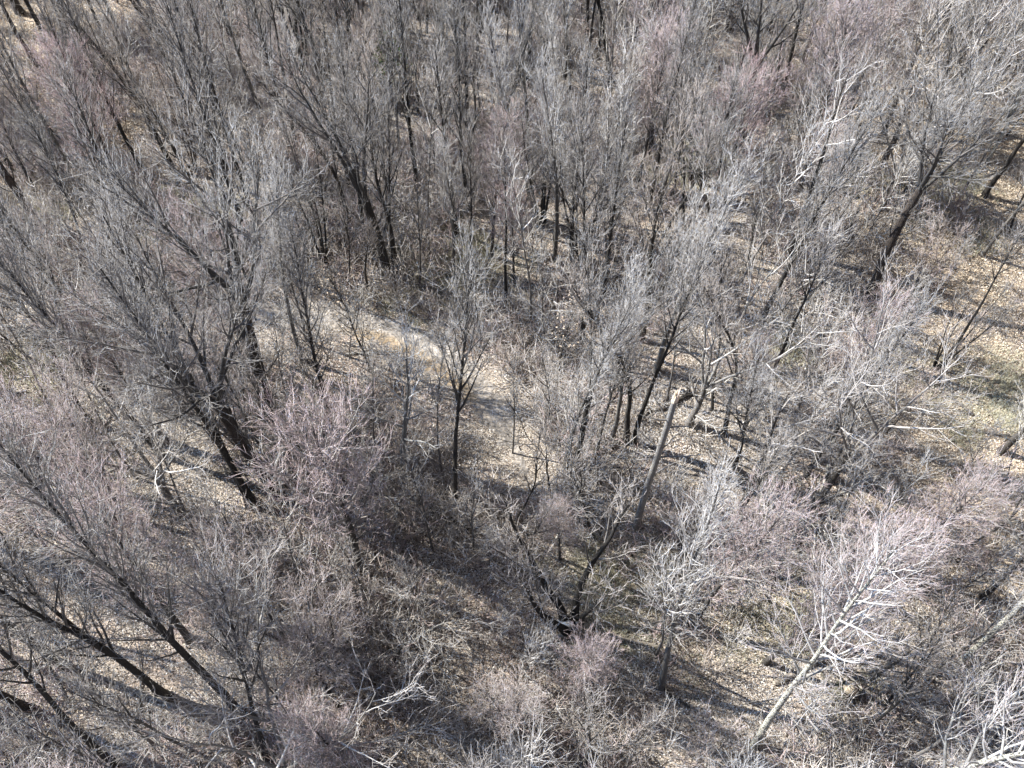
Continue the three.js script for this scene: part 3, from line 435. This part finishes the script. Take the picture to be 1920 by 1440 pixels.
// fallen logs
LOGS.forEach(([a, b], i) => {
  const r = rngOf(300 + i), g = new THREE.Group(); g.name = numbered('fallen_log');
  const L = Math.hypot(b[0] - a[0], b[1] - a[1]), rad = [0.09, 0.13, 0.14, 0.1, 0.1, 0.13, 0.14, 0.13, 0.1, 0.13, 0.09, 0.07, 0.1, 0.08, 0.12, 0.11][i], ya = hgt(...a), pts = [];
  for (let k = 0; k <= 8; k++) { const t = k / 8, x = lerp(a[0], b[0], t), z = lerp(a[1], b[1], t); pts.push(V(x - a[0] + (r() - 0.5) * 0.12, hgt(x, z) - ya + rad * 0.7 + (r() - 0.5) * 0.05 + (i === 0 ? 0.35 * t : 0), z - a[1] + (r() - 0.5) * 0.12)); }
  const w = new Wood(); w.tube(pts, pts.map((_, k) => rad * (1 - 0.45 * k / 8)), 9, [1, 1, 1]);
  const pale = [0, 1, 3, 9, 10, 12, 14].includes(i), add = (n, wd, m) => { const o = new THREE.Mesh(wd.geo(), m); o.name = n; g.add(o); };
  add('log_bark', w, pale ? bark('smooth', [0.48, 0.42, 0.35]) : bark('rough', [0.17, 0.145, 0.12]));
  for (let k = 0; k < 4; k++) { const [p, d] = onLine(pts, 0.3 + 0.65 * r()), q = off(d, r() * 7, 0.9); q.y = Math.abs(q.y) + 0.1; const bb = walk(p, q, L * 0.2 * (0.5 + r()), 4, 0.4, 0, r), s = new Wood(); s.tube(bb, bb.map((_, j) => rad * 0.35 * (1 - j / 5)), 5, pale ? PALE : DKG); add('branch_stub', s, limbMat); }
  g.position.set(a[0], ya, a[1]); shade(g);
  const mid = [(a[0] + b[0]) / 2, (a[1] + b[1]) / 2], pd = pathDist(...mid)[0];
  const spot = ['propped across the slope above the dirt path bend', 'half buried among slender trunks far behind the path', 'lying at the foot of spreading pale trees', 'lying far back between slender grey trunks', 'lying beside a large thick trunk', 'lying behind the snapped trunk', 'lying under the bluish pale tree', 'lying beside small crooked trees', 'lying between the path and the black forked tree', 'lying at the base of the black forked tree', 'lying on open leaf litter under tall leaning trunks', 'lying under rosy maple twigs', 'lying near the white rock', 'lying close to the lower dirt path', 'lying between the white birch and the mossy stump', 'lying under a rounded red-budded maple'][i];
  scene.add(tag(g, (pale ? 'pale ' : 'dark ') + (rad < 0.1 ? 'thin ' : '') + 'fallen log ' + spot, 'log', 'fallen logs'));
});
// fallen branches on the leaves
{
  const r = rngOf(640), kinds = [];
  for (let v = 0; v < 4; v++) {
    const L = 2.2 + v * 0.7, pts = walk(V(0, 0.05, 0), V(1, 0.01, 0), L, 6, 0.35, 0, r).map(p => V(p.x, 0.05 + 0.05 * r(), p.z)), g = new THREE.Group(), c = v % 2 ? [0.6, 0.57, 0.52] : [0.26, 0.235, 0.21];
    const w = new Wood(); w.tube(pts, pts.map((_, k) => 0.055 - 0.007 * k), 6, c); const m = new THREE.Mesh(w.geo(), limbMat); m.name = 'stick'; g.add(m);
    for (let k = 0; k < 5; k++) { const [p, d] = onLine(pts, 0.25 + 0.7 * r()), q = off(d, r() * 7, 0.7); q.y = Math.abs(q.y) * 0.5; const b = walk(p, q, 0.5 + 0.7 * r(), 3, 0.4, 0, r), s = new Wood(); s.tube(b, [0.024, 0.018, 0.012, 0.006], 4, c); const o = new THREE.Mesh(s.geo(), limbMat); o.name = 'side_branch'; g.add(o); }
    shade(g); kinds.push([g, ['dark crooked fallen branch lying on the leaves', 'pale crooked fallen branch lying on the leaves', 'long dark fallen branch lying on the leaves', 'long pale fallen branch lying on the leaves'][v]]);
  }
  for (let k = 0; k < 70; k++) {
    const z = -4 - 38 * Math.pow(r(), 1.1), half = 14 + 0.34 * -z, x = lerp(-half, half, r()), [g, label] = kinds[k % 4], o = g.clone(); if (pathDist(x, z)[0] < 1.2) continue;
    o.name = numbered('fallen_branch'); o.position.set(x, hgt(x, z), z); o.rotation.y = r() * 6.28; o.scale.setScalar(0.7 + 0.6 * r());
    const d = pathDist(x, z)[0], add = d < 3 ? ' near the dirt path' : grassAt(x, z) > 0.3 ? ' and grass' : ''; scene.add(tag(o, label + add, 'branch', 'fallen branches'));
  }
}
// rocks
ROCKS.forEach(([x, z], i) => {
  const r = rngOf(50 + i), pts = [], s = [0.34, 0.17, 0.2][i];
  for (let k = 0; k < 26; k++) { const a = r() * 6.28, b = Math.acos(2 * r() - 1); pts.push(V(Math.cos(a) * Math.sin(b) * s * 1.2, Math.cos(b) * s * 0.75, Math.sin(a) * Math.sin(b) * s)); }
  const m = new THREE.Mesh(new ConvexGeometry(pts), new THREE.MeshStandardMaterial({ color: new THREE.Color().setRGB(...[[0.52, 0.51, 0.49], [0.58, 0.55, 0.5], [0.45, 0.43, 0.4]][i]), roughness: 0.95 }));
  m.name = numbered('rock'); m.position.set(x, hgt(x, z) + s * 0.3, z); scene.add(shade(tag(m, ['white rock at the foot of the black forked tree', 'small pale rock on the leaf litter beside a bent sapling', 'small grey rock next to the larger white rock'][i], 'rock', 'loose rocks')));
});
// small evergreens
EVER.forEach(([x, z], i) => {
  const r = rngOf(70 + i), g = new THREE.Group(), w = new Wood(), c = new Wood(), Hh = [3.4, 1.9][i]; g.name = numbered('evergreen_shrub');
  w.tube([V(0, -0.2, 0), V(0.02, Hh * 0.5, 0), V(0, Hh, 0.02)], [0.06, 0.04, 0.01], 7, [1, 1, 1]);
  for (let k = 0; k < 150; k++) {
    const t = 0.08 + 0.9 * r(), a = r() * 6.28, L = (1 - t) * Hh * 0.42 + 0.2, p = V(0, t * Hh, 0), b = walk(p, V(Math.cos(a), 0.25, Math.sin(a)), L, 3, 0.3, 0.04, r); c.tube(b, [0.012, 0.01, 0.008, 0.004], 3, [0.16, 0.12, 0.09]);
    for (let q = 0; q < 46; q++) { const [pp] = onLine(b, 0.2 + 0.8 * r()); c.leaf(pp, V(Math.cos(a) + (r() - 0.5) * 2, 0.5 * r(), Math.sin(a) + (r() - 0.5) * 2).normalize().multiplyScalar(0.11), 0.012, [0.07 + 0.05 * r(), 0.12 + 0.06 * r(), 0.045], r); }
  }
  const T = new THREE.Mesh(w.geo(), bark('rough', DARK)); T.name = 'trunk'; const C = new THREE.Mesh(c.geo(), leafMat); C.name = 'crown'; g.add(T, C);
  g.position.set(x, hgt(x, z), z); shade(g); scene.add(tag(g, ['small rounded evergreen, deep green among bare grey trunks', 'low dark evergreen at the foot of slender trunks'][i], 'evergreen', 'small evergreens'));
});

// ---------- ground cover nobody could count ----------
function scatter(name, label, geoms, mat, spots) {                   // one object per piece of cover
  const r = rngOf(name.length * 31), q = new THREE.Quaternion(), q2 = new THREE.Quaternion(), m = new THREE.Matrix4(), c = new THREE.Color();
  geoms.forEach((g, v) => {
    const list = spots.filter((_, k) => k % geoms.length === v), im = new THREE.InstancedMesh(g, mat, list.length);
    list.forEach(([x, z, s, tint], k) => { q.setFromUnitVectors(up, nrm(x, z)); q2.setFromAxisAngle(up, r() * 6.283); q.multiply(q2); m.compose(V(x, hgt(x, z), z), q, V(s, s, s)); im.setMatrixAt(k, m); im.setColorAt(k, c.setRGB(...tint)); });
    im.name = numbered(name); im.userData = { kind: 'stuff', label, category: name.replace('_', ' ') }; im.castShadow = im.receiveShadow = true; scene.add(im);
  });
}
{
  const r = rngOf(900), LT = [[0.54, 0.51, 0.475], [0.42, 0.39, 0.36], [0.27, 0.24, 0.218], [0.62, 0.6, 0.565], [0.36, 0.31, 0.28], [0.47, 0.453, 0.43], [0.16, 0.143, 0.13], [0.54, 0.525, 0.5], [0.33, 0.30, 0.28]];
  const litter = [];
  for (let v = 0; v < 5; v++) {
    const w = new Wood();
    for (let k = 0; k < 360; k++) { const c = LT[r() * LT.length | 0], a = r() * 6.28, l = 0.028 + 0.045 * r(); w.leaf(V((r() - 0.5) * 1.7, 0.012 + 0.06 * r(), (r() - 0.5) * 1.7), V(Math.cos(a) * l, (r() - 0.35) * 0.08, Math.sin(a) * l), l * (0.3 + 0.2 * r()), c, r); }
    for (let k = 0; k < 5; k++) { const a = r() * 6.28, l = 0.2 + 0.6 * r(); w.twig([V((r() - 0.5) * 1.6, 0.02, (r() - 0.5) * 1.6), V(0, 0, 0)].map((p, q, ar) => q ? ar[0].clone().add(V(Math.cos(a) * l, 0.05, Math.sin(a) * l)) : p), 0.009, [0.42, 0.39, 0.36]); }
    litter.push(w.geo());
  }
  const spots = [];
  for (let z = -56; z < -2; z += 1.15) for (let x = -(17 + 0.4 * -z); x < 17 + 0.4 * -z; x += 1.15) {
    const px = x + (r() - 0.5), pz = z + (r() - 0.5), d = pathDist(px, pz)[0]; if (d < 1.3 && r() < (d < 1.0 ? 0.96 : 0.5)) continue;
    const s = strawAt(px, pz), t = (0.68 + 0.34 * r()) * (1 + 0.3 * s), gr = grassAt(px, pz); if (gr > 0.5 && r() < 0.6) continue; spots.push([px, pz, 0.9 + 0.3 * r(), [t * (1 + 0.16 * s), t * (1 + 0.07 * s), t * (1 - 0.1 * s)]]);
  }
  scatter('leaf_litter', 'dry tan and grey fallen leaves and sticks covering the woodland floor', litter, leafMat, spots);
  const grass = [];
  for (let v = 0; v < 3; v++) { const w = new Wood(); for (let k = 0; k < 90; k++) { const a = r() * 6.28, q = 0.5 * Math.sqrt(r()), p = V(Math.cos(a) * q, 0, Math.sin(a) * q), l = 0.1 + 0.16 * r(), e = p.clone().add(V((r() - 0.5) * 0.16, l, (r() - 0.5) * 0.16)), g = r(); w.twig([p, e], 0.012, mixc([0.27, 0.27, 0.18], [0.46, 0.43, 0.34], g)); } grass.push(w.geo()); }
  const gs = [];
  for (const [px, pz] of GRASS) for (let k = 0; k < 90; k++) { const x = px + (r() + r() + r() - 1.5) * 3.6, z = pz + (r() + r() + r() - 1.5) * 2.8; if (grassAt(x, z) > 0.12 && pathDist(x, z)[0] > 0.5) gs.push([x, z, 0.8 + 0.6 * r(), [1, 1, 1]]); }
  scatter('grass', 'sparse green and straw-coloured grass between the leaves', grass, twigMat, gs);
  const brush = [];
  for (let v = 0; v < 4; v++) {
    const w = new Wood(), c0 = [[0.4, 0.375, 0.35], [0.42, 0.345, 0.33], [0.32, 0.285, 0.26], [0.46, 0.43, 0.4]][v];
    for (let k = 0; k < 15; k++) {
      const a = r() * 6.28, q = 0.5 * Math.sqrt(r()), L = 0.5 + 1.1 * r(), pts = walk(V(Math.cos(a) * q, -0.03, Math.sin(a) * q), V(Math.cos(a) * 0.5 + (r() - 0.5), 1.1, Math.sin(a) * 0.5 + (r() - 0.5)), L, 4, 0.6, -0.08, r), m = 0.8 + 0.4 * r(), c = c0.map(x => x * m);
      w.tube(pts, [0.017, 0.015, 0.013, 0.01, 0.006], 3, c);
      for (let t = 0; t < 4; t++) { const [p, d] = onLine(pts, 0.25 + 0.75 * r()), b = walk(p, off(d, r() * 7, 0.8), 0.3 + 0.5 * r(), 2, 0.6, 0.02, r); w.twig(b, 0.011, c); }
    }
    brush.push(w.geo());
  }
  const bs = [];
  for (let k = 0; k < 20000 && bs.length < BRUSH; k++) {
    const z = -3 - 50 * Math.pow(r(), 1.02), half = 16 + 0.36 * -z, x = lerp(-half, half, r()), d = pathDist(x, z)[0], n = fbm(x * 0.22 + 80, z * 0.22, 3);
    if (d < 1.5 || near(CLEAR, x, z) < 1.7) continue; if (x > 9 && z < -10 && r() < 0.6) continue; if (r() > smooth(0.38, 0.62, n) + (d < 5 ? 0.3 : 0) + 0.12) continue;
    const t = 0.85 + 0.3 * r(); bs.push([x, z, 0.7 + 0.7 * r(), [t, t, t]]);
  }
  scatter('undergrowth', 'low tangle of bare bramble and brush stems on the woodland floor', brush, twigMat, bs);
}
scene.environment = null;
renderer.render(scene, camera);
